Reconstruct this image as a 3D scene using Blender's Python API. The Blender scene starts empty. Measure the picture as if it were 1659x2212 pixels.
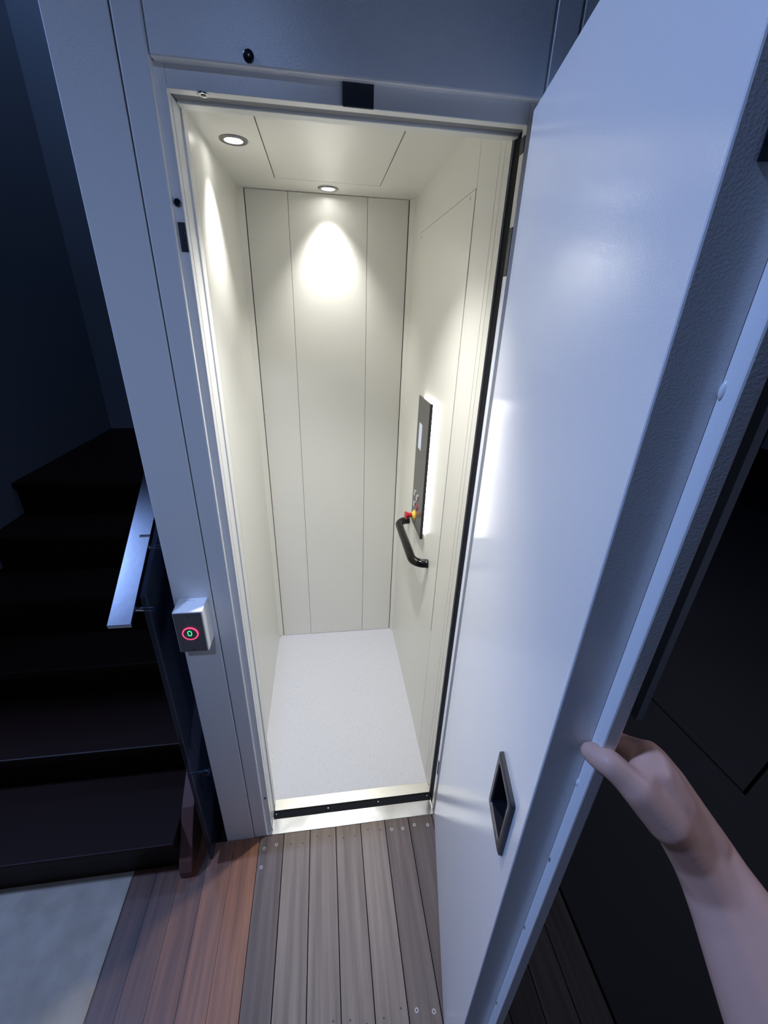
import bpy, bmesh, math, random
from mathutils import Matrix, Vector

random.seed(4)
S = bpy.context.scene
COL = S.collection

# ------------------------------------------------------------------ camera
def cam_matrix(loc, pitch, yaw, roll):
    base = Matrix(((1, 0, 0), (0, 0, -1), (0, 1, 0)))
    r = Matrix.Rotation(yaw, 3, 'Z') @ Matrix.Rotation(pitch, 3, 'X') @ base @ Matrix.Rotation(roll, 3, 'Z')
    return Matrix.Translation(loc) @ r.to_4x4()

cd = bpy.data.cameras.new('camera')
cd.sensor_fit = 'VERTICAL'
cd.sensor_height = 36
cd.sensor_width = 27
cd.lens = 14.5986
cd.clip_start = 0.01
cam = bpy.data.objects.new('camera', cd)
COL.objects.link(cam)
cam.matrix_world = cam_matrix((0.27605, -0.92419, 1.61139), -0.4401, -0.1513, 0.0360)
S.camera = cam

# ------------------------------------------------------------------ view, world
S.view_settings.view_transform = 'Standard'
S.view_settings.look = 'None'
S.view_settings.gamma = 1.0
S.view_settings.use_curve_mapping = False
S.view_settings.exposure = 0.0

w = bpy.data.worlds.new('night')
S.world = w
w.use_nodes = True
w.node_tree.nodes['Background'].inputs[0].default_value = (0.30, 0.45, 1.0, 1)
w.node_tree.nodes['Background'].inputs[1].default_value = 0.010

# ------------------------------------------------------------------ lights
def area(name, loc, target, size, power, color, spread=180):
    d = bpy.data.lights.new(name, 'AREA')
    d.shape = 'DISK'
    d.size = size
    d.energy = power
    d.color = color
    d.spread = math.radians(spread)
    o = bpy.data.objects.new(name, d)
    COL.objects.link(o)
    o.location = loc
    o.rotation_euler = (Vector(target) - Vector(loc)).to_track_quat('-Z', 'Y').to_euler()
    return o

BLUE = (0.30, 0.47, 1.0)
area('yard_lamp', (-3.10, -0.32, 5.2), (0.35, -0.25, 0.9), 0.40, 250, BLUE)
area('porch_lamp', (0.10, -1.65, 2.70), (-0.42, -0.08, 1.10), 0.12, 1.75, (0.37, 0.53, 1.0), 58)
area('arm_fill', (2.3, -1.0, 2.7), (0.68, -0.75, 1.05), 0.40, 0.75, (0.60, 0.66, 1.0), 42)  # added fill light to brighten the arm, no real fixture
area('paving_fill', (1.15, -2.1, 2.8), (1.95, 0.25, 0.2), 0.12, 3.2, (0.50, 0.62, 1.0), 55)  # added fill light for the post and right-hand paving, no real fixture
area('stairwell_lamp', (-0.75, 1.30, 3.9), (-0.75, 1.75, 2.0), 0.3, 15.0, (0.25, 0.45, 1.0))
WARM = (1.0, 0.99, 0.96)
DOWN1 = (0.0708, 0.456, 2.0)
DOWN2 = (0.3120, 0.840, 2.0)
DOWN3 = (0.3120, 0.110, 2.0)          # third downlight of the cabin, just inside the door
for p, e, sz in ((DOWN1, 21, 84), (DOWN2, 20, 84), (DOWN3, 50, 98)):
    d = bpy.data.lights.new('downlight_lamp', 'SPOT')
    d.energy = e
    d.color = WARM
    d.spot_size = math.radians(sz)
    d.spot_blend = 1.0
    d.shadow_soft_size = 0.020
    o = bpy.data.objects.new('downlight_lamp', d)
    COL.objects.link(o)
    o.location = (p[0], p[1], 1.985)

# ------------------------------------------------------------------ materials
def mat(name, color, rough=0.5, metal=0.0, bump=None, spec=0.5, coat=0.0, emis=None, estr=0.0, aniso=0.0):
    m = bpy.data.materials.new(name)
    m.use_nodes = True
    nt = m.node_tree
    b = nt.nodes['Principled BSDF']
    b.inputs['Base Color'].default_value = (*color, 1)
    b.inputs['Roughness'].default_value = rough
    b.inputs['Metallic'].default_value = metal
    b.inputs['Specular IOR Level'].default_value = spec
    b.inputs['Coat Weight'].default_value = coat
    b.inputs['Coat Roughness'].default_value = 0.15
    b.inputs['Anisotropic'].default_value = aniso
    if emis:
        b.inputs['Emission Color'].default_value = (*emis, 1)
        b.inputs['Emission Strength'].default_value = estr
    if bump:
        scale, strength, dist = bump
        tc = nt.nodes.new('ShaderNodeTexCoord')
        nz = nt.nodes.new('ShaderNodeTexNoise')
        nz.inputs['Scale'].default_value = scale
        nz.inputs['Detail'].default_value = 1.5
        bp = nt.nodes.new('ShaderNodeBump')
        bp.inputs['Strength'].default_value = strength
        bp.inputs['Distance'].default_value = dist
        nt.links.new(tc.outputs['Object'], nz.inputs['Vector'])
        nt.links.new(nz.outputs['Fac'], bp.inputs['Height'])
        nt.links.new(bp.outputs['Normal'], b.inputs['Normal'])
        if coat:
            nt.links.new(bp.outputs['Normal'], b.inputs['Coat Normal'])
    return m

def ramp_color(m, scale_xyz, noise_scale, stops, detail=3, coord='Object', rough=None):
    """mottle / grain: stretched noise through a colour ramp into the base colour"""
    nt = m.node_tree
    b = nt.nodes['Principled BSDF']
    tc = nt.nodes.new('ShaderNodeTexCoord')
    mp = nt.nodes.new('ShaderNodeMapping')
    mp.inputs['Scale'].default_value = scale_xyz
    nz = nt.nodes.new('ShaderNodeTexNoise')
    nz.inputs['Scale'].default_value = noise_scale
    nz.inputs['Detail'].default_value = detail
    cr = nt.nodes.new('ShaderNodeValToRGB')
    e = cr.color_ramp.elements
    e[0].position, e[0].color = stops[0][0], (*stops[0][1], 1)
    e[1].position, e[1].color = stops[-1][0], (*stops[-1][1], 1)
    for p, c in stops[1:-1]:
        x = e.new(p)
        x.color = (*c, 1)
    nt.links.new(tc.outputs[coord], mp.inputs['Vector'])
    nt.links.new(mp.outputs['Vector'], nz.inputs['Vector'])
    nt.links.new(nz.outputs['Fac'], cr.inputs['Fac'])
    nt.links.new(cr.outputs['Color'], b.inputs['Base Color'])
    return cr, nz

def wood(name, tint, dark, rough):
    """board wood with long grain along Y, a per-board shade from the 'shade' attribute"""
    m = mat(name, tint, rough)
    cr, nz = ramp_color(m, (55, 2.2, 55), 1.0, [(0.30, dark), (0.72, tint)], 5)
    nt = m.node_tree
    b = nt.nodes['Principled BSDF']
    at = nt.nodes.new('ShaderNodeAttribute')
    at.attribute_name = 'shade'
    mx = nt.nodes.new('ShaderNodeMix')
    mx.data_type = 'RGBA'
    mx.blend_type = 'MULTIPLY'
    mx.inputs[0].default_value = 1.0
    nt.links.new(cr.outputs['Color'], mx.inputs[6])
    nt.links.new(at.outputs['Color'], mx.inputs[7])
    nt.links.new(mx.outputs[2], b.inputs['Base Color'])
    bp = nt.nodes.new('ShaderNodeBump')
    bp.inputs['Strength'].default_value = 0.35
    bp.inputs['Distance'].default_value = 0.002
    nt.links.new(nz.outputs['Fac'], bp.inputs['Height'])
    nt.links.new(bp.outputs['Normal'], b.inputs['Normal'])
    return m

M = {}
M['powder'] = mat('white_powder_coat', (0.78, 0.77, 0.73), 0.30, bump=(420, 0.10, 0.0014))
M['door_powder'] = mat('door_powder_coat', (0.78, 0.77, 0.74), 0.150, bump=(480, 0.09, 0.0016), spec=0.65)
M['cream'] = mat('cream_panel', (0.77, 0.76, 0.70), 0.32, bump=(500, 0.05, 0.001))
M['vinyl'] = mat('vinyl_floor', (0.70, 0.72, 0.78), 0.5)
ramp_color(M['vinyl'], (160, 60, 60), 1.0, [(0.26, (0.49, 0.50, 0.545)), (0.36, (0.575, 0.585, 0.635)), (0.66, (0.60, 0.61, 0.66)), (0.74, (0.66, 0.67, 0.72))], 2)
M['gap'] = mat('dark_joint', (0.03, 0.03, 0.03), 0.8)
M['grey_gap'] = mat('grey_joint', (0.20, 0.205, 0.21), 0.6)
M['rubber'] = mat('black_rubber', (0.010, 0.011, 0.015), 0.75, spec=0.12)
M['black_plastic'] = mat('black_plastic', (0.010, 0.011, 0.015), 0.22)
M['plate_black'] = mat('black_plate', (0.016, 0.019, 0.027), 0.5)
M['bar_black'] = mat('gloss_black', (0.006, 0.0065, 0.006), 0.16, spec=0.22)
M['alu'] = mat('brushed_aluminium', (0.66, 0.65, 0.61), 0.34, 1.0, bump=(90, 0.06, 0.002))
M['polished'] = mat('polished_steel', (0.74, 0.75, 0.78), 0.20, 1.0, bump=(14, 0.20, 0.006))
M['chrome'] = mat('chrome', (0.75, 0.75, 0.77), 0.15, 1.0)
M['ring'] = mat('satin_nickel', (0.30, 0.29, 0.30), 0.30, 1.0)
M['steel'] = mat('satin_steel', (0.42, 0.43, 0.46), 0.20, 1.0, bump=(40, 0.03, 0.002))
M['plate_steel'] = mat('dark_steel_plate', (0.17, 0.165, 0.165), 0.40, 0.5)
M['panel_grey'] = mat('grey_steel_panel', (0.17, 0.165, 0.16), 0.33, 0.7)
M['lens'] = mat('lamp_lens', (1, 1, 1), 0.2, emis=(1, 0.99, 0.96), estr=28)
M['led'] = mat('led_strip', (1, 1, 1), 0.4, emis=(1.0, 0.99, 0.98), estr=20)
M['screen'] = mat('lit_screen', (0.3, 0.32, 0.4), 0.2, emis=(0.55, 0.62, 0.78), estr=0.55)
M['red_led'] = mat('red_ring_light', (0.3, 0.01, 0.03), 0.3, emis=(1.0, 0.05, 0.14), estr=2.2)
M['green_led'] = mat('green_digit_light', (0.02, 0.3, 0.08), 0.3, emis=(0.06, 0.95, 0.30), estr=1.2)
M['red'] = mat('red_plastic', (0.42, 0.02, 0.025), 0.3)
M['yellow'] = mat('yellow_plastic', (0.70, 0.50, 0.08), 0.35)
M['maroon'] = mat('dull_red_button', (0.30, 0.05, 0.07), 0.35)
M['deck_grey'] = wood('weathered_decking', (0.255, 0.195, 0.148), (0.130, 0.098, 0.076), 0.62)
M['deck_brown'] = wood('oiled_hardwood', (0.33, 0.128, 0.058), (0.15, 0.058, 0.030), 0.42)
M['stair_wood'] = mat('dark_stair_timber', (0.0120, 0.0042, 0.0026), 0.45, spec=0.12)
M['stringer_wood'] = mat('red_brown_timber', (0.11, 0.05, 0.040), 0.42)
M['stone'] = mat('pale_stone', (0.30, 0.30, 0.30), 0.75)
ramp_color(M['stone'], (1, 1, 1), 14, [(0.30, (0.27, 0.225, 0.165)), (0.70, (0.38, 0.315, 0.24))], 6)
M['dark_slab'] = mat('dark_paving', (0.045, 0.038, 0.034), 0.8)
M['soil'] = mat('under_deck', (0.012, 0.011, 0.011), 0.95)
M['wall_dark'] = mat('wall_paint', (0.16, 0.165, 0.17), 0.85, bump=(60, 0.1, 0.002))
M['wall_brown'] = mat('brown_cladding', (0.030, 0.024, 0.020), 0.8)
M['grey_paint'] = mat('grey_paint', (0.09, 0.095, 0.10), 0.5)
M['skin'] = mat('skin', (0.66, 0.385, 0.285), 0.50, spec=0.35, bump=(330, 0.12, 0.0012))
M['skin'].node_tree.nodes['Principled BSDF'].inputs['Subsurface Weight'].default_value = 0.10
M['skin'].node_tree.nodes['Principled BSDF'].inputs['Subsurface Radius'].default_value = (0.008, 0.003, 0.0015)
M['nail'] = mat('nail', (0.66, 0.46, 0.41), 0.25)

g = bpy.data.materials.new('smoked_glass')
g.use_nodes = True
nt = g.node_tree
for n_ in list(nt.nodes):
    nt.nodes.remove(n_)
out = nt.nodes.new('ShaderNodeOutputMaterial')
mix = nt.nodes.new('ShaderNodeMixShader')
tr = nt.nodes.new('ShaderNodeBsdfTransparent')
gl = nt.nodes.new('ShaderNodeBsdfPrincipled')
tr.inputs[0].default_value = (0.55, 0.60, 0.66, 1)
gl.inputs['Base Color'].default_value = (0.030, 0.036, 0.052, 1)
gl.inputs['Roughness'].default_value = 0.08
mix.inputs[0].default_value = 0.45
nt.links.new(tr.outputs[0], mix.inputs[1])
nt.links.new(gl.outputs[0], mix.inputs[2])
nt.links.new(mix.outputs[0], out.inputs[0])
M['glass'] = g

# ------------------------------------------------------------------ builders
def bm_new():
    return bmesh.new()

def add_box(bm, x0, x1, y0, y1, z0, z1):
    vs = [bm.verts.new((x, y, z)) for x in (x0, x1) for y in (y0, y1) for z in (z0, z1)]
    f = [(0, 1, 3, 2), (4, 6, 7, 5), (0, 4, 5, 1), (2, 3, 7, 6), (0, 2, 6, 4), (1, 5, 7, 3)]
    for q in f:
        bm.faces.new([vs[i] for i in q])
    return vs

def add_prism(bm, pts, h, axis):
    """closed outline pts (3D) pushed along vector h"""
    h = Vector(h)
    a = [bm.verts.new(p) for p in pts]
    b = [bm.verts.new(Vector(p) + h) for p in pts]
    n = len(pts)
    bm.faces.new(a)
    bm.faces.new(b[::-1])
    for i in range(n):
        bm.faces.new((a[i], b[i], b[(i + 1) % n], a[(i + 1) % n]))

def frame_of(axis):
    axis = Vector(axis).normalized()
    up = Vector((0, 0, 1)) if abs(axis.z) < 0.9 else Vector((1, 0, 0))
    u = axis.cross(up).normalized()
    return axis, u, axis.cross(u).normalized()

def add_lathe(bm, origin, axis, prof, seg=40):
    """profile [(radius, distance along axis)] spun round the axis"""
    ax, u, v = frame_of(axis)
    o = Vector(origin)
    rings = []
    for r, h in prof:
        if r < 1e-6:
            rings.append([bm.verts.new(o + ax * h)])
        else:
            rings.append([bm.verts.new(o + ax * h + (u * math.cos(2 * math.pi * k / seg) + v * math.sin(2 * math.pi * k / seg)) * r) for k in range(seg)])
    for A, B in zip(rings, rings[1:]):
        if len(A) == 1 and len(B) == 1:
            continue
        for k in range(seg):
            k2 = (k + 1) % seg
            if len(A) == 1:
                bm.faces.new((A[0], B[k], B[k2]))
            elif len(B) == 1:
                bm.faces.new((A[k], A[k2], B[0]))
            else:
                bm.faces.new((A[k], A[k2], B[k2], B[k]))

def add_tube(bm, pts, radii, seg=20, cap=True, squash=None):
    pts = [Vector(p) for p in pts]
    rings = []
    prev = None
    for i, p in enumerate(pts):
        t = (pts[min(i + 1, len(pts) - 1)] - pts[max(i - 1, 0)]).normalized()
        if prev is None:
            _, u, v = frame_of(t)
        else:
            u = (prev - t * prev.dot(t)).normalized()
            v = t.cross(u).normalized()
        prev = u
        r = radii[i] if isinstance(radii, (list, tuple)) else radii
        rings.append([bm.verts.new(p + (u * math.cos(2 * math.pi * k / seg) + v * math.sin(2 * math.pi * k / seg)) * r) for k in range(seg)])
    for A, B in zip(rings, rings[1:]):
        for k in range(seg):
            bm.faces.new((A[k], A[(k + 1) % seg], B[(k + 1) % seg], B[k]))
    if cap:
        bm.faces.new(rings[0][::-1])
        bm.faces.new(rings[-1])

def add_ball(bm, c, r, seg=16):
    bmesh.ops.create_uvsphere(bm, u_segments=seg, v_segments=max(8, seg // 2), radius=r, matrix=Matrix.Translation(c))

def inv_world(o):
    m = Matrix.Identity(4)
    chain = []
    while o is not None:
        chain.append(o)
        o = o.parent
    for o in reversed(chain):
        m = m @ o.matrix_basis
    return m.inverted()

def obj(name, bm, material, parent=None, bevel=0.0, smooth=False, local=False):
    bmesh.ops.recalc_face_normals(bm, faces=bm.faces)
    if parent is not None and not local:
        bm.transform(inv_world(parent))
    me = bpy.data.meshes.new(name)
    bm.to_mesh(me)
    bm.free()
    for m in (material if isinstance(material, (list, tuple)) else [material]):
        me.materials.append(m)
    o = bpy.data.objects.new(name, me)
    COL.objects.link(o)
    o.parent = parent
    if smooth:
        for p in me.polygons:
            p.use_smooth = True
        try:
            me.set_sharp_from_angle(angle=math.radians(40))
        except Exception:
            pass
    if bevel:
        b = o.modifiers.new('bevel', 'BEVEL')
        b.width = bevel
        b.segments = 2
        b.limit_method = 'ANGLE'
        b.angle_limit = math.radians(40)
        b.harden_normals = False
    return o

def tag(o, label, cat, group=None):
    o['label'] = label
    o['category'] = cat
    if group:
        o['group'] = group
    return o

def thing(name, label, cat, loc, rotz=0.0, group=None):
    o = bpy.data.objects.new(name, None)
    COL.objects.link(o)
    o.empty_display_size = 0.05
    o.location = loc
    o.rotation_euler = (0, 0, rotz)
    return tag(o, label, cat, group)

def box(name, m, parent, *dims, bevel=0.0):
    bm = bm_new()
    add_box(bm, *dims)
    return obj(name, bm, m, parent, bevel)

def struct(name, bm, m, bevel=0.0):
    o = obj(name, bm, m, None, bevel)
    o['kind'] = 'structure'
    return o

def disc(name, m, parent, origin, axis, prof, seg=40):
    bm = bm_new()
    add_lathe(bm, origin, axis, prof, seg)
    return obj(name, bm, m, parent, smooth=True)

# ------------------------------------------------------------------ setting
FY = -0.0758          # lift front face
GX = [0.020, 0.1005, 0.188, 0.2755, 0.361, 0.4465, 0.5305, 0.6175, 0.705, 0.792, 0.879, 0.966]
BX = [-0.357, -0.287, -0.2145, -0.1375, -0.061, 0.020]

def board_mesh(bm, x0, x1, y0, y1, shade, lay, midx):
    vs = add_box(bm, x0, x1, y0, y1, -0.022, 0.0)
    for f in set(f for v in vs for f in v.link_faces):
        f.material_index = midx
        for l in f.loops:
            l[lay] = shade

bm = bm_new()
lay = bm.loops.layers.color.new('shade')
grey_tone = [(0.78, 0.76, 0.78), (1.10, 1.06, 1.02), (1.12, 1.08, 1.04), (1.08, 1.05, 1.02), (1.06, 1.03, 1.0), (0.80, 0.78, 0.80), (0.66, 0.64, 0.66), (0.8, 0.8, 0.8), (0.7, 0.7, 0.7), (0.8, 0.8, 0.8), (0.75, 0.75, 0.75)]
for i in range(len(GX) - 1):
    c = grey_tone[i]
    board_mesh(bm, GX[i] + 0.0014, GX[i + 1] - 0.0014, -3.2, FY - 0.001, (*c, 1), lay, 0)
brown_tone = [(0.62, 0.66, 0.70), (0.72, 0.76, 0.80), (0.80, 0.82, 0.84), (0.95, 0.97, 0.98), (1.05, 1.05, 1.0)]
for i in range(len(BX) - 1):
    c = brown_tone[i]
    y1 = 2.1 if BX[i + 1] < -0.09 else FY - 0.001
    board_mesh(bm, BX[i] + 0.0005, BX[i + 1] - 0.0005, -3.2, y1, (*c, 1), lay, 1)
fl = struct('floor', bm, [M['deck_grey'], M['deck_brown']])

# screw heads and nail holes in the decking
bm = bm_new()
def screw_dot(x, y, ring, r=0.0034):
    n0 = len(bm.faces)
    add_lathe(bm, (x, y, 0.0), (0, 0, 1), [(r * 0.62, 0.0002), (0, 0.00015)], 14)
    bm.faces.ensure_lookup_table()
    for f in bm.faces[n0:]:
        f.material_index = 0
    if ring:
        n0 = len(bm.faces)
        add_lathe(bm, (x, y, 0.0), (0, 0, 1), [(r * 1.55, 0.0001), (r * 1.5, 0.00025), (r * 1.0, 0.0003), (r * 0.6, 0.0002)], 14)
        bm.faces.ensure_lookup_table()
        for f in bm.faces[n0:]:
            f.material_index = 1
for i in range(len(GX) - 5):
    for f in (0.25, 0.75):
        x = GX[i] + (GX[i + 1] - GX[i]) * f
        for y in (-0.105, -0.525):
            screw_dot(x + random.uniform(-.004, .004), y + random.uniform(-.010, .010), i in (0, 5, 6))
screw_dot(0.035, -0.165, True)
nd = obj('deck_screws', bm, [mat('screw_hole', (0.035, 0.03, 0.028), 0.7), mat('dull_screw', (0.36, 0.33, 0.31), 0.6)], fl)

bm = bm_new()
add_box(bm, -6, 7, -5, 8, -0.12, -0.05)
struct('floor', bm, M['soil'])

bm = bm_new()
add_box(bm, -2.6, -0.3585, -3.2, -0.110, -0.045, 0.001)
tag(obj('stone_slab', bm, M['stone'], None, 0.003), 'pale grey stone slab on the floor in front of the dark stairs', 'paving slab')

# dark paving to the right, two slabs with an open joint at an angle
K = Vector((1.836, -0.143))
e1 = (Vector((1.789, 0.328)) - K).normalized()
e2 = (Vector((2.042, -0.053)) - K).normalized()
def quad_slab(name, pts, label):
    bm = bm_new()
    add_prism(bm, [(p[0], p[1], -0.045) for p in pts], (0, 0, 0.045), None)
    tag(obj(name, bm, M['dark_slab'], None, 0.004), label, 'paving slab')
j = 0.006
ins = K + (e1 + e2) * j
quad_slab('paving_slab', [ins, ins + e2 * 3.0, ins + e2 * 3.0 + e1 * 3.2, ins + e1 * 3.2], 'dark paving slab on the right, inside the corner of its open joint')
o0 = K - (e1 + e2) * j
far = 3.2
left = (0.972)
quad_slab('paving_slab', [(left, -3.2), (5.2, -3.2), o0 + e2 * 3.4, o0, o0 + e1 * far, (left, 3.1)], 'dark paving on the right running from the door out past the open joint')

bm = bm_new()
add_box(bm, -1.21, -1.09, 0.5, 2.1, 0.0, 5.0)
struct('wall_left', bm, M['wall_dark'])
bm = bm_new()
add_box(bm, -1.09, -0.10, 1.95, 2.07, 0.0, 5.0)
struct('wall_back', bm, M['wall_dark'])
bm = bm_new()
add_box(bm, 0.78, 5.4, 3.2, 3.3, 0.0, 3.4)
struct('wall_right', bm, M['wall_brown'])
bm = bm_new()
add_box(bm, -2.6, -0.10, 0.0, 0.20, 2.28, 5.0)
struct('light_block_1', bm, M['wall_dark'])      # added unseen block over the stair foot, keeps lamp light off the stairwell walls
t = thing('metal_post', 'slim grey post standing on the dark paving behind the open door', 'post', (1.645, 0.21, 0))
box('shaft', M['grey_paint'], t, 1.629, 1.664, 0.197, 0.62, 0.0, 3.3, bevel=0.002)
box('foot_plate', M['grey_paint'], t, 1.622, 1.70, 0.30, 0.60, 0.0, 0.008, bevel=0.002)

# ------------------------------------------------------------------ lift frame (landing surround)
XL, XR, HD = 0.0585, 0.6265, 1.9075     # clear opening
RL, RR, HR = 0.0440, 0.6420, 1.9355     # rebate for the door
RY = -0.0605                             # rebate face
LX, RX, TOP = -0.0870, 0.7710, 2.40
fr = thing('lift_surround', 'white metal surround of the lift opening with groove lines beside and above it', 'lift frame', (0.34, FY, 0))
box('outer_stile', M['powder'], fr, LX, 0.0009, FY, -0.02, -0.008, TOP, bevel=0.002)
box('inner_stile', M['powder'], fr, 0.0023, RL, FY, -0.02, -0.002, TOP, bevel=0.003)
box('inner_stile', M['powder'], fr, RR, 0.6843, FY, -0.02, -0.002, TOP, bevel=0.003)
box('outer_stile', M['powder'], fr, 0.6857, RX, FY, -0.02, -0.008, TOP, bevel=0.002)
box('header', M['powder'], fr, RL + 0.0006, RR - 0.0006, FY + 0.0003, -0.02, HR, TOP, bevel=0.003)
box('groove_back', M['gap'], fr, 0.0004, 0.0028, FY + 0.004, -0.02, 0.0, TOP)
box('groove_back', M['gap'], fr, 0.6838, 0.6863, FY + 0.004, -0.02, 0.0, TOP)
# door rebate and reveal: an upside-down U
bm = bm_new()
add_box(bm, RL - 0.001, XL, RY, -0.042, 0.0, HR + 0.001)
add_box(bm, XR, RR + 0.001, RY, -0.042, 0.0, HR + 0.001)
add_box(bm, XL, XR, RY, -0.042, HD, HR + 0.001)
obj('rebate', bm, M['powder'], fr, 0.0012)
box('side_joint', M['powder'], fr, RL, 0.0590, -0.0420, -0.0005, 0.0, HD)
box('head_joint', M['grey_gap'], fr, 0.0590, 0.63, -0.0420, -0.0190, HD + 0.002, HD + 0.02)
box('rubber_edge', M['rubber'], fr, 0.6300, 0.6420, -0.0420, -0.0030, 0.0, HD)
sl = box('sill', M['polished'], fr, XL + 0.0005, XR - 0.0005, FY - 0.0005, -0.0275, -0.004, 0.0015, bevel=0.0012)
box('sill_return', M['polished'], fr, RL, XL + 0.0003, FY, RY, -0.004, 0.003)
box('sill_return', M['polished'], fr, XR - 0.0003, RR, FY, RY, -0.004, 0.003)
for x in (XL + 0.001, XR - 0.003):
    box('sill_upstand', M['polished'], fr, x, x + 0.002, RY, -0.0275, 0.001, 0.012)
rs = box('sill_rubber', M['rubber'], fr, XL, XR + 0.004, -0.0270, -0.0008, -0.02, -0.003)
for x in (0.0678, 0.2504, 0.4329, 0.6161):
    disc('screw', M['steel'], rs, (x, -0.010, -0.003), (0, 0, 1), [(0.0026, 0), (0.0022, 0.0012), (0, 0.0014)], 14)
# shaft casing round the cabin
bm = bm_new()
add_box(bm, LX, LX + 0.012, -0.0198, 1.02, 0.0, TOP)
add_box(bm, RX - 0.012, RX, -0.0198, 1.02, 0.0, TOP)
add_box(bm, LX, RX, 1.02, 1.032, 0.0, TOP)
add_box(bm, LX, RX, -0.0198, 1.032, TOP, TOP + 0.012)
obj('shaft_casing', bm, M['powder'], fr)
# hardware in the rebate
box('head_plate', M['plate_black'], fr, 0.319, 0.3675, RY - 0.0040, RY, 1.9065, 1.9385, bevel=0.001)
disc('round_cap', M['black_plastic'], fr, (0.1825, FY, 1.9465), (0, -1, 0), [(0.0076, 0), (0.0076, 0.0016), (0.0062, 0.0026), (0, 0.0028)], 28)
sp = box('strike_plate', M['plate_black'], fr, 0.0455, 0.0572, RY - 0.0015, RY, 1.699, 1.741, bevel=0.0006)
for z in (1.712, 1.726):
    disc('screw', M['steel'], sp, (0.0535, RY - 0.0015, z), (0, -1, 0), [(0.0014, 0), (0.001, 0.0006), (0, 0.0007)], 12)
bm = bm_new()
add_lathe(bm, (0.0505, RY, 1.7675), (0, -1, 0), [(0.0058, 0), (0.0058, 0.0030), (0.0050, 0.0042), (0, 0.0042)], 8)
obj('latch_plug', bm, M['black_plastic'], fr)
disc('screw_cap', M['black_plastic'], fr, (0.0500, RY, 0.182), (0, -1, 0), [(0.0035, 0), (0.0035, 0.0012), (0, 0.0016)], 18)
kh = disc('key_cylinder', M['chrome'], fr, (0.1085, -0.0525, HD), (0, 0, -1), [(0.0090, 0), (0.0090, 0.0016), (0.0070, 0.0022), (0.0050, 0.0012), (0, 0.0010)], 28)
disc('keyway', M['black_plastic'], kh, (0.1085, -0.0525, HD - 0.0010), (0, 0, -1), [(0.0035, 0), (0.0035, 0.0012), (0.0016, 0.0016), (0, 0.0016)], 20)
# black plates in the right-hand reveal
for (z0, z1, y0, y1) in ((1.872, 1.8955, -0.0595, -0.0435), (1.688, 1.766, -0.0600, -0.0460), (0.196, 0.262, -0.0602, -0.0520)):
    box('hinge_plate', M['plate_black'], fr, XR - 0.0012, XR + 0.0002, y0, y1, z0, z1)

# ------------------------------------------------------------------ lift cabin
W, D, H = 0.6258, 0.911, 2.0
cb = thing('lift_cabin', 'brightly lit cream panelled lift cabin with a pale floor', 'lift cabin', (W / 2, D / 2, 0))
box('floor_vinyl', M['vinyl'], cb, -0.004, W + 0.004, 0.0385, D + 0.004, -0.04, 0.0)
box('threshold', M['alu'], cb, -0.004, W + 0.004, 0.0, 0.0385, -0.04, 0.0012, bevel=0.001)
# left side
box('left_panel', M['cream'], cb, -0.012, 0.0, 0.3172, 0.893, 0.0, H)
box('left_panel', M['cream'], cb, -0.012, 0.0, 0.0, 0.3160, 0.0, H)
box('panel_joint', M['gap'], cb, -0.012, -0.0015, 0.3155, 0.3175, 0.0, H)
fp = box('front_post', M['cream'], cb, -0.012, 0.0620, 0.0005, 0.026, 0.0, H, bevel=0.0015)
disc('screw_cap', M['black_plastic'], fp, (0.0620, 0.008, 0.016), (1, 0, 0), [(0.004, 0), (0.004, 0.0012), (0, 0.0016)], 18)
# right side, with the access panel
box('right_panel', M['cream'], cb, W, W + 0.012, 0.1786, 0.893, 0.0, H)
gr = 0.0007
ys = [-0.0035, 0.0275, 0.0520, 0.1774]
for a_, b_ in zip(ys, ys[1:]):
    box('right_front_trim', M['cream'], cb, W, W + 0.012, a_ + gr, b_ - gr, 0.0, H)
disc('screw_cap', M['black_plastic'], cb, (W, 0.010, 0.030), (-1, 0, 0), [(0.004, 0), (0.004, 0.0012), (0, 0.0016)], 18)
box('panel_joint', M['gap'], cb, W + 0.003, W + 0.012, 0.0, 0.1790, 0.0, H)
box('panel_joint', M['grey_gap'], cb, W - 0.0009, W + 0.001, 0.1795, 0.744, 1.8735, 1.8752)
ap = box('access_panel', M['cream'], cb, W - 0.0014, W, 0.1795, 0.744, 0.62, 1.8735)
for y, z in ((0.2152, 1.8752 - 0.012), (0.7330, 1.8735 - 0.012)):
    disc('screw', M['chrome'], ap, (W - 0.0014, y, z), (-1, 0, 0), [(0.0042, 0), (0.0036, 0.0014), (0.0012, 0.0018), (0, 0.0012)], 16)
# rear
for x in (-0.0,):
    bm = bm_new()
    add_prism(bm, [(0, 0.8930, 0), (0.0205, D + 0.0005, 0), (-0.012, D + 0.012, 0)], (0, 0, H), None)
    obj('corner_strip', bm, M['cream'], cb)
    bm = bm_new()
    add_prism(bm, [(W, 0.8930, 0), (W - 0.0155, D + 0.0005, 0), (W + 0.012, D + 0.012, 0)], (0, 0, H), None)
    obj('corner_strip', bm, M['cream'], cb)
bx = [0.0218, 0.1705, 0.4550, 0.6085]
wd = [0.0016, 0.0006, 0.0006, 0.0014]
for i in range(3):
    box('rear_panel', M['cream'], cb, bx[i] + wd[i], bx[i + 1] - wd[i + 1], D, D + 0.012, 0.0015, H - 0.0012, bevel=0.0012 if i == 1 else 0.0008)
box('rear_joint', M['gap'], cb, 0.015, W - 0.01, D + 0.008, D + 0.014, 0.0, H)
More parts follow.
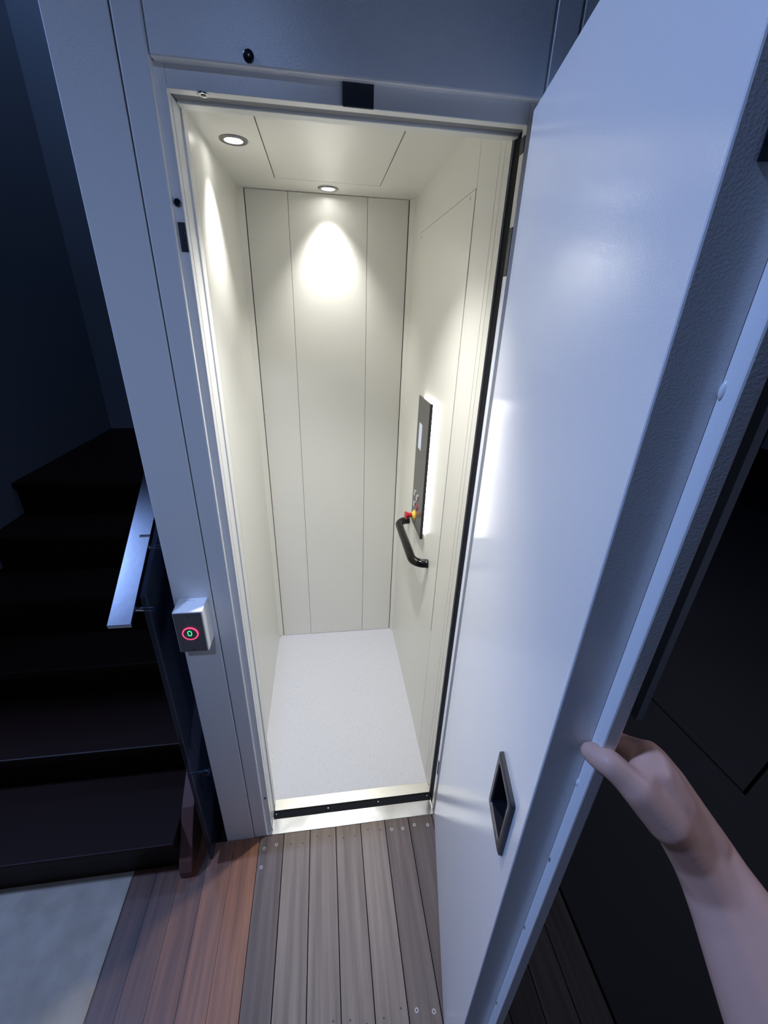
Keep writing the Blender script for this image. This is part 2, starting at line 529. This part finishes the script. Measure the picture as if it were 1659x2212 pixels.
# ceiling with hatch
hx0, hx1, hy1 = 0.1420, 0.4815, 0.7632
hg = 0.0014
box('ceiling_sheet', M['cream'], cb, -0.012, hx0 - hg, 0.0, D + 0.012, H, H + 0.012)
box('ceiling_sheet', M['cream'], cb, hx1 + hg, W + 0.012, 0.0, D + 0.012, H, H + 0.012)
box('ceiling_sheet', M['cream'], cb, hx0 - hg, hx1 + hg, hy1 + 0.0022, D + 0.012, H, H + 0.012)
box('ceiling_hatch', M['cream'], cb, hx0 + hg, hx1 - hg, 0.03, hy1 - 0.0022, H - 0.0006, H + 0.010, bevel=0.0008)
box('ceiling_joint', M['gap'], cb, hx0 - 0.02, hx1 + 0.02, 0.0, hy1 + 0.02, H + 0.0101, H + 0.016)
box('front_header', M['cream'], cb, 0.0600, W + 0.012, -0.0185, 0.004, 1.9050, H + 0.012, bevel=0.0015)
box('front_header_end', M['cream'], cb, -0.012, 0.0595, 0.0002, 0.004, 1.9050, H + 0.012)

# downlights
for nm, p, lab in (('left', DOWN1, 'round chrome ceiling downlight above the left wall of the lift cabin'),
                   ('rear', DOWN2, 'round chrome ceiling downlight in front of the rear wall of the lift cabin')):
    t = thing('recessed_downlight', lab, 'ceiling light', p, group='recessed downlights in the lift ceiling')
    disc('trim_ring', M['ring'], t, p, (0, 0, -1), [(0.0350, 0.0), (0.0350, 0.0016), (0.0335, 0.0036), (0.0275, 0.0046), (0.0228, 0.0030), (0.0222, 0.0002)], 56)
    disc('lens', M['lens'], t, p, (0, 0, -1), [(0.0224, 0.0008), (0.0150, 0.0018), (0, 0.0022)], 40)

# ------------------------------------------------------------------ control panel
PX = 0.6055
t = thing('control_panel', 'tall grey lift control panel lit from behind, beside the black grab bar', 'control panel', (0.6258, 0.44, 0.885))
box('mounting_box', M['powder'], t, PX + 0.0062, W - 0.0014, 0.3790, 0.515, 0.903, 1.355)
bm = bm_new()
for k in range(34):
    z = 0.905 + k * (1.352 - 0.905) / 33.0
    add_box(bm, PX + 0.0105, W - 0.0030, 0.3735, 0.3789, z - 0.0036, z + 0.0036)
for k in range(9):
    y = 0.385 + k * 0.0155
    add_box(bm, PX + 0.0105, W - 0.0030, y - 0.0036, y + 0.0036, 1.3551, 1.3600)
obj('led_strip', bm, M['led'], t)
box('faceplate', M['panel_grey'], t, PX, PX + 0.006, 0.3600, 0.5220, 0.8880, 1.3680, bevel=0.0012)
box('edge_trim', M['black_plastic'], t, PX - 0.0003, PX + 0.0095, 0.3575, 0.3605, 0.8880, 1.3680)
bm = bm_new()
add_box(bm, PX - 0.0010, PX + 0.001, 0.4430, 0.4840, 1.1930, 1.2820)
obj('screen', bm, M['screen'], t)
for y, z in ((0.4800, 1.0190), (0.4420, 1.0160), (0.4810, 0.9740)):
    disc('button', M['chrome'], t, (PX, y, z), (-1, 0, 0), [(0.0135, 0), (0.0135, 0.0022), (0.0118, 0.0030), (0.0108, 0.0018), (0.0060, 0.0026), (0, 0.0030)], 28)
disc('alarm_button', M['maroon'], t, (PX, 0.4420, 0.9760), (-1, 0, 0), [(0.0135, 0), (0.0135, 0.0022), (0.0118, 0.0030), (0.0108, 0.0018), (0.0060, 0.0026), (0, 0.0030)], 28)
es = disc('emergency_stop', M['red'], t, (PX, 0.4660, 0.9330), (-1, 0, 0), [(0.0095, 0.008), (0.0095, 0.020), (0.0105, 0.026), (0.0150, 0.031), (0.0150, 0.035), (0.0125, 0.0375), (0, 0.038)], 32)
disc('collar', M['yellow'], es, (PX, 0.4660, 0.9330), (-1, 0, 0), [(0.0200, 0), (0.0200, 0.0022), (0.0150, 0.0050), (0.0118, 0.0100), (0.0100, 0.0110)], 32)

# grab bar
bm = bm_new()
pts = []
zb, xw, xo = 0.826, W - 0.0014, 0.5735
y0, y1 = 0.2870, 0.6400
rad = 0.045
pts.append((xw, y1, zb))
pts.append((xo + rad, y1 - 0.004, zb))
for k in range(1, 8):
    a_ = math.radians(90 * k / 8)
    pts.append((xo + rad - rad * math.sin(a_), y1 - 0.004 - rad * (1 - math.cos(a_)), zb))
pts.append((xo, y1 - 0.004 - rad, zb))
pts.append((xo, y0 + 0.004 + rad, zb))
for k in range(1, 8):
    a_ = math.radians(90 * k / 8)
    pts.append((xo + rad * (1 - math.cos(a_)), y0 + 0.004 + rad - rad * math.sin(a_), zb))
pts.append((xo + rad, y0 + 0.004, zb))
pts.append((xw, y0, zb))
add_tube(bm, pts, [0.0155] * len(pts), 28)
tag(obj('grab_bar', bm, M['bar_black'], None, smooth=True), 'glossy black grab bar on the right wall of the lift cabin', 'grab bar')

# ------------------------------------------------------------------ lift door, open, hinged on the right
DA = math.atan2(-0.9813, -0.1927)
HX, HY = 0.6255, -0.0785
dr = thing('lift_door', 'open white lift door with rimmed edge and a black recessed pull', 'door', (HX, HY, 0.0), DA)
def dl(s, t, z):                 # door frame: s from hinge to free edge, t towards the inner side
    return (s, -t, z)
def dbox(bm, s0, s1, t0, t1, z0, z1):
    add_box(bm, s0, s1, -t1, -t0, z0, z1)
PS0, PS1, PZ0, PZ1, PT = 0.004, 0.577, 0.006, 1.920, -0.0450
hs0, hs1, hz0, hz1 = 0.4700, 0.5360, 0.8970, 0.9990      # pocket of the pull
bm = bm_new()
ss = [PS0, hs0, hs1, PS1]
zs = [PZ0, hz0, hz1, PZ1]
gv = {(i, k): bm.verts.new(dl(ss[i], 0.0, zs[k])) for i in range(4) for k in range(4)}
for i in range(3):
    for k in range(3):
        if not (i == 1 and k == 1):
            bm.faces.new((gv[i, k], gv[i + 1, k], gv[i + 1, k + 1], gv[i, k + 1]))
ring = [gv[0, 0], gv[1, 0], gv[2, 0], gv[3, 0], gv[3, 1], gv[3, 2], gv[3, 3], gv[2, 3], gv[1, 3], gv[0, 3], gv[0, 2], gv[0, 1]]
back = [bm.verts.new((v.co.x, -PT, v.co.z)) for v in ring]
for i in range(12):
    bm.faces.new((ring[i], ring[(i + 1) % 12], back[(i + 1) % 12], back[i]))
bm.faces.new(back)
obj('inner_leaf', bm, M['door_powder'], dr, 0.0018, local=True)
bm = bm_new()
dbox(bm, -0.004, 0.5950, -0.0600, PT + 0.0004, 0.004, 1.934)
obj('outer_leaf', bm, M['door_powder'], dr, 0.002, local=True)
# recessed pull: bezel, pocket
bm = bm_new()
def rrect(s0, s1, z0, z1, r, n=6):
    pts = []
    for cs, cz, a0 in ((s1 - r, z1 - r, 0), (s0 + r, z1 - r, 90), (s0 + r, z0 + r, 180), (s1 - r, z0 + r, 270)):
        for k in range(n + 1):
            a_ = math.radians(a0 + 90 * k / n)
            pts.append((cs + r * math.cos(a_), cz + r * math.sin(a_)))
    return pts
loops = [(rrect(0.4610, 0.5450, 0.8850, 1.0110, 0.006), 0.0002), (rrect(0.4615, 0.5445, 0.8855, 1.0105, 0.006), 0.0052), (rrect(0.4640, 0.5420, 0.8880, 1.0080, 0.006), 0.0066),
         (rrect(0.4720, 0.5340, 0.8985, 0.9975, 0.006), 0.0066), (rrect(0.4730, 0.5330, 0.8995, 0.9965, 0.006), 0.0040)]
rings = [[bm.verts.new(dl(p[0], tt, p[1])) for p in L] for L, tt in loops]
for A, B in zip(rings, rings[1:]):
    n = len(A)
    for k in range(n):
        bm.faces.new((A[k], A[(k + 1) % n], B[(k + 1) % n], B[k]))
pl = obj('recessed_pull', bm, mat('grey_bezel', (0.030, 0.031, 0.037), 0.35), dr, smooth=True, local=True)
bm = bm_new()
loops = [(rrect(0.4730, 0.5330, 0.8995, 0.9965, 0.006), 0.0042), (rrect(0.4740, 0.5320, 0.9005, 0.9955, 0.006), -0.0200), (rrect(0.4800, 0.5260, 0.9065, 0.9895, 0.006), -0.0240)]
rings = [[bm.verts.new(dl(p[0], tt, p[1])) for p in L] for L, tt in loops]
for A, B in zip(rings, rings[1:]):
    n = len(A)
    for k in range(n):
        bm.faces.new((A[k], A[(k + 1) % n], B[(k + 1) % n], B[k]))
bm.faces.new(rings[-1])
obj('pocket', bm, M['black_plastic'], pl, smooth=True, local=True)
# lock plate on the free edge, small bumps along the rim
bm = bm_new()
dbox(bm, PS1, PS1 + 0.0012, -0.0350, -0.0172, 1.7005, 1.840)
obj('lock_plate', bm, M['plate_black'], dr, 0.0005, local=True)
for s, z, r in ((0.5795, 1.5713, 0.0030), (0.5790, 1.125, 0.0026), (0.580, 0.9623, 0.0022), (0.580, 0.773, 0.0022), (0.580, 0.4843, 0.0022)):
    bm = bm_new()
    bmesh.ops.create_uvsphere(bm, u_segments=12, v_segments=8, radius=r, matrix=Matrix.Translation(dl(s, PT, z)) @ Matrix.Diagonal((1, 0.9, 2.4, 1)))
    obj('rim_bump', bm, M['chrome'] if r < 0.0024 else M['door_powder'], dr, smooth=True, local=True)

# ------------------------------------------------------------------ call box
t = thing('call_box', 'small white call box with a glowing red ring button on the lift surround', 'call button', (-0.0405, FY, 0.883))
bm = bm_new()
add_box(bm, -0.0735, -0.0085, -0.1290, FY, 0.8825, 0.9985)
bd = obj('housing', bm, M['powder'], t, 0.0022)
for dims in ((-0.056, -0.036, -0.0868, -0.0862, 0.9985, 0.99865), (-0.0563, -0.0557, -0.0930, -0.0862, 0.9985, 0.99865), (-0.0363, -0.0357, -0.0930, -0.0862, 0.9985, 0.99865)):
    pass
bm = bm_new()
for dims in ((-0.0560, -0.0360, -0.0866, -0.0860), (-0.0563, -0.0557, -0.0930, -0.0860), (-0.0363, -0.0357, -0.0930, -0.0860)):
    add_box(bm, *dims, 0.9980, 0.99862)
obj('lid_catch', bm, M['grey_gap'], bd)
fpz = box('front_plate', M['plate_steel'], t, -0.0715, -0.0115, -0.1302, -0.1288, 0.8845, 0.9962, bevel=0.0006)
for x, z in ((-0.0415, 0.9885), (-0.0415, 0.8905)):
    disc('screw', M['plate_black'], fpz, (x, -0.1302, z), (0, -1, 0), [(0.0020, 0), (0.0018, 0.0006), (0, 0.0005)], 14)
bt = disc('button', M['plate_steel'], t, (-0.0420, -0.1302, 0.9385), (0, -1, 0), [(0.0150, 0), (0.0150, 0.0016), (0.0140, 0.0022), (0, 0.0022)], 44)
disc('light_ring', M['red_led'], bt, (-0.0420, -0.1302, 0.9385), (0, -1, 0), [(0.0176, 0.0), (0.0174, 0.0018), (0.0164, 0.0024), (0.0152, 0.0020), (0.0151, 0.0)], 56)
bm = bm_new()
nseg = 40
def oval(rx, rz, y):
    return [bm.verts.new((-0.0426 + rx * math.copysign(abs(math.cos(a_)) ** 0.8, math.cos(a_)), y, 0.9405 + rz * math.copysign(abs(math.sin(a_)) ** 0.8, math.sin(a_)))) for a_ in (2 * math.pi * k / nseg for k in range(nseg))]
A, B, C_, D_ = oval(0.0050, 0.0078, -0.1324), oval(0.0050, 0.0078, -0.1328), oval(0.0030, 0.0056, -0.1328), oval(0.0030, 0.0056, -0.1324)
for P, Q in ((A, B), (B, C_), (C_, D_)):
    for k in range(nseg):
        bm.faces.new((P[k], P[(k + 1) % nseg], Q[(k + 1) % nseg], Q[k]))
obj('digit', bm, M['green_led'], bt)

# ------------------------------------------------------------------ stairs
RISE, GO = 0.150, 0.2235
SY = -0.128
t = thing('staircase', 'dark timber staircase rising to a landing on the left of the lift', 'stairs', (-0.65, SY, 0))
x0, x1 = -1.088, -0.2100
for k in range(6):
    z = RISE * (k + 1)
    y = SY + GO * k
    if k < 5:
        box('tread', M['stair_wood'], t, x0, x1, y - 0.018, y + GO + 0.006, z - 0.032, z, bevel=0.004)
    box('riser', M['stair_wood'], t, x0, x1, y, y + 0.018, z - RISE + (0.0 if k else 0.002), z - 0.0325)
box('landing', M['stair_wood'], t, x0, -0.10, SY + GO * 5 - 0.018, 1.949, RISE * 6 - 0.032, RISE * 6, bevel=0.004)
bm = bm_new()
sl_ = RISE / GO
prof = [(-0.166, 0.001), (-0.10, 0.001), (1.20, 0.001 + 1.30 * sl_ - 0.04), (1.20, 1.30 * sl_ + 0.17), (-0.055, 0.175), (-0.150, 0.060), (-0.166, 0.030)]
add_prism(bm, [(-0.2095, y, z) for y, z in prof], (0.038, 0, 0), None)
obj('stringer', bm, M['stringer_wood'], t, 0.003)

# ------------------------------------------------------------------ glass balustrade and handrail
GXP = -0.1190
t = thing('glass_balustrade', 'dark glass panel standing between the stairs and the lift surround', 'balustrade', (GXP, -0.14, 0.02))
bm = bm_new()
add_prism(bm, [(GXP - 0.005, -0.139, 0.030), (GXP - 0.005, -0.050, 0.030), (GXP - 0.005, 1.10, 0.66), (GXP - 0.005, 1.10, 1.87), (GXP - 0.005, -0.139, 1.054)], (0.010, 0, 0), None)
obj('glass_panel', bm, M['glass'], t, 0.001)
for y, z in ((-0.040, 0.314), (0.18, 0.42), (0.50, 0.66)):
    bm = bm_new()
    add_lathe(bm, (-0.1700, y, z), (1, 0, 0), [(0.0, 0.0), (0.006, 0.0), (0.006, 0.0455), (0.011, 0.0457), (0.011, 0.0600), (0.009, 0.062), (0, 0.0622)], 24)
    obj('standoff', bm, M['steel'], t, smooth=True)

t = thing('handrail', 'flat stainless steel handrail sloping up beside the dark glass panel', 'handrail', (-0.181, -0.14, 0.98))
bm = bm_new()
ys_, zs_ = -0.142, 0.983
prof = [(ys_, zs_), (1.15, zs_ + (1.15 - ys_) * 0.672), (1.15, zs_ + (1.15 - ys_) * 0.672 - 0.010), (ys_ + 0.003, zs_ - 0.010)]
add_prism(bm, [(-0.2055, y, z) for y, z in prof], (0.0500, 0, 0), None)
obj('bar', bm, M['steel'], t, 0.0012)
for y in (-0.092, 0.040, 0.42):
    z = zs_ + (y - ys_) * 0.672 - 0.016
    bm = bm_new()
    add_tube(bm, [(-0.181, y, z + 0.002), (-0.181, y, z - 0.012), (GXP - 0.0052, y, z - 0.016)], 0.0055, 16)
    obj('bracket', bm, M['chrome'], t, smooth=True)

box('cross_strip', M['chrome'], t, -0.1785, -0.1540, 0.0375, 0.0425, zs_ + (0.04 - ys_) * 0.672 - 0.004, zs_ + (0.04 - ys_) * 0.672 + 0.0035, bevel=0.0008)  # thin chrome strip across the top of the bar

# ------------------------------------------------------------------ the person's arm and hand
def limb(bm, pts):
    """chain of (point, radius): balls joined by tapered tubes, merged later into one skin"""
    for (p, r) in pts:
        add_ball(bm, p, r, 20)
    for (p, r), (q, s) in zip(pts, pts[1:]):
        p, q = Vector(p), Vector(q)
        L = (q - p).length
        n = max(2, int(L / 0.012))
        add_tube(bm, [p.lerp(q, k / n) for k in range(n + 1)], [r + (s - r) * k / n for k in range(n + 1)], 20)

V = Vector
tip, ip, mcp, cmc = V((0.5514, -0.6632, 1.1926)), V((0.5600, -0.6815, 1.1990)), V((0.5820, -0.7000, 1.1830)), V((0.6160, -0.7150, 1.1480))
wrist = V((0.6774, -0.7098, 1.0867))
fore1, fore2, elbow = V((0.7027, -0.7604, 1.0356)), V((0.7175, -0.8239, 0.9773)), V((0.7350, -0.9218, 0.8916))
hand = V((0.6380, -0.6900, 1.1420))
fm = [V((0.6136, -0.6724, 1.1910)), V((0.6240, -0.6650, 1.1690)), V((0.6330, -0.6600, 1.1480)), V((0.6400, -0.6580, 1.1290))]
pips = [V((0.6248, -0.6400, 1.1590)), V((0.6350, -0.6260, 1.1420)), V((0.6380, -0.6230, 1.1220)), V((0.6380, -0.6300, 1.1040))]
dips = [V((0.6130, -0.6180, 1.1480)), V((0.6210, -0.6030, 1.1320)), V((0.6230, -0.6010, 1.1120)), V((0.6230, -0.6110, 1.0950))]
tips = [V((0.5960, -0.6100, 1.1440)), V((0.6020, -0.5940, 1.1280)), V((0.6030, -0.5930, 1.1080)), V((0.6060, -0.6010, 1.0920))]
fr_ = [(0.0112, 0.0100, 0.0090, 0.0082), (0.0112, 0.0100, 0.0090, 0.0082), (0.0108, 0.0096, 0.0086, 0.0080), (0.0100, 0.0086, 0.0078, 0.0072)]
bm = bm_new()
limb(bm, [(tip, 0.0112), (tip.lerp(ip, 0.5), 0.0138), (ip, 0.0140), (ip.lerp(mcp, 0.55), 0.0145), (mcp, 0.0170), (cmc, 0.0215), (wrist, 0.0245)])
for i in range(4):
    limb(bm, [(wrist.lerp(hand, 0.25), 0.0225), (hand.lerp(fm[i], 0.5), 0.0190), (fm[i], fr_[i][0] + 0.0040)])
    limb(bm, [(fm[i], fr_[i][0] + 0.003), (pips[i], fr_[i][1] + 0.001), (dips[i], fr_[i][2]), (tips[i], fr_[i][3])])
limb(bm, [(fm[0], 0.0150), (fm[1], 0.0145), (fm[2], 0.0135), (fm[3], 0.0125)])
limb(bm, [(hand, 0.0240), (wrist, 0.0260)])
for i in range(3):
    m_ = fm[i].lerp(fm[i + 1], 0.5)
    limb(bm, [(wrist.lerp(fm[i], 0.15), 0.0240), (wrist.lerp(m_, 0.5), 0.0205), (m_, 0.0150)])
for f, r_ in ((0.85, 0.0165), (0.6, 0.0180), (0.35, 0.0195), (0.1, 0.021)):
    limb(bm, [(hand.lerp(fm[i], f), r_) for i in range(4)])
limb(bm, [(cmc, 0.0205), (wrist + V((-0.007, -0.008, 0.012)), 0.0200), (wrist.lerp(fore1, 0.75) + V((-0.002, -0.003, 0.003)), 0.0240)])
for f in (0.0, 0.35, 0.7):
    limb(bm, [(mcp.lerp(cmc, f), 0.0150), (hand.lerp(fm[0], 0.9 - f), 0.0165)])
limb(bm, [(ip.lerp(mcp, 0.80), 0.0105), (fm[0].lerp(hand, 0.12), 0.0135)])
limb(bm, [(V((0.6207, -0.6744, 1.1851)), 0.0150), (V((0.6340, -0.6860, 1.1650)), 0.0190), (V((0.6531, -0.6998, 1.1351)), 0.0215), (V((0.6808, -0.7149, 1.0959)), 0.0235)])
limb(bm, [(V((0.6243, -0.7092, 1.1414)), 0.0195), (V((0.6608, -0.7227, 1.0849)), 0.0215), (V((0.6950, -0.7546, 1.0334)), 0.0280)])
limb(bm, [(V((0.6167, -0.6806, 1.1872)), 0.0150), (V((0.6242, -0.6927, 1.1736)), 0.0170), (V((0.6343, -0.7036, 1.1540)), 0.0190), (V((0.6548, -0.7155, 1.1168)), 0.0200)])
limb(bm, [(V((0.6128, -0.6914, 1.1845)), 0.0150), (V((0.6246, -0.7039, 1.1621)), 0.0170)])
limb(bm, [(V((0.6255, -0.7177, 1.1380)), 0.0185), (V((0.6598, -0.7264, 1.0931)), 0.0205), (V((0.6870, -0.7459, 1.0492)), 0.0250)])
side = V((0.35, 0.55, 0.75)).normalized()
ax = (fore1 - wrist).normalized()
side = (side - ax * side.dot(ax)).normalized()
for sgn in (-1, 0, 1):
    limb(bm, [(wrist.lerp(hand, 0.4) + side * 0.006 * sgn, 0.0240), (wrist + side * 0.0080 * sgn, 0.0250), (wrist.lerp(fore1, 0.5) + side * 0.010 * sgn, 0.0270), (fore1 + side * 0.012 * sgn, 0.0320), (fore2 + side * 0.014 * sgn, 0.0400), (elbow.lerp(fore2, 0.3), 0.0480), (elbow, 0.0440)])
limb(bm, [(elbow, 0.0440), (elbow + V((-0.03, -0.16, 0.06)), 0.0480)])
pr_ = obj('person', bm, M['skin'], None, smooth=True)
rm = pr_.modifiers.new('merge', 'REMESH')
rm.mode = 'VOXEL'
rm.voxel_size = 0.0022
sm = pr_.modifiers.new('soften', 'SMOOTH')
sm.factor = 0.5
sm.iterations = 30
dg = bpy.context.evaluated_depsgraph_get()
me2 = bpy.data.meshes.new_from_object(pr_.evaluated_get(dg))
old = pr_.data
pr_.modifiers.clear()
pr_.data = me2
bpy.data.meshes.remove(old)
if not me2.materials:
    me2.materials.append(M['skin'])
for p in me2.polygons:
    p.use_smooth = True
tag(pr_, "person's bare forearm and hand gripping the free edge of the open white door", 'person')
# thumb nail
bm = bm_new()
td = (tip - ip).normalized()
nup = V((0.15, -0.55, 0.82))
nup = (nup - td * nup.dot(td)).normalized()
sd = td.cross(nup)
mx = Matrix((sd, td, nup)).transposed().to_4x4()
bmesh.ops.create_uvsphere(bm, u_segments=16, v_segments=10, radius=1.0, matrix=Matrix.Translation(tip + td * 0.001 + nup * 0.0062) @ mx @ Matrix.Diagonal((0.0056, 0.0066, 0.0026, 1)))
obj('thumbnail', bm, M['nail'], pr_, smooth=True)
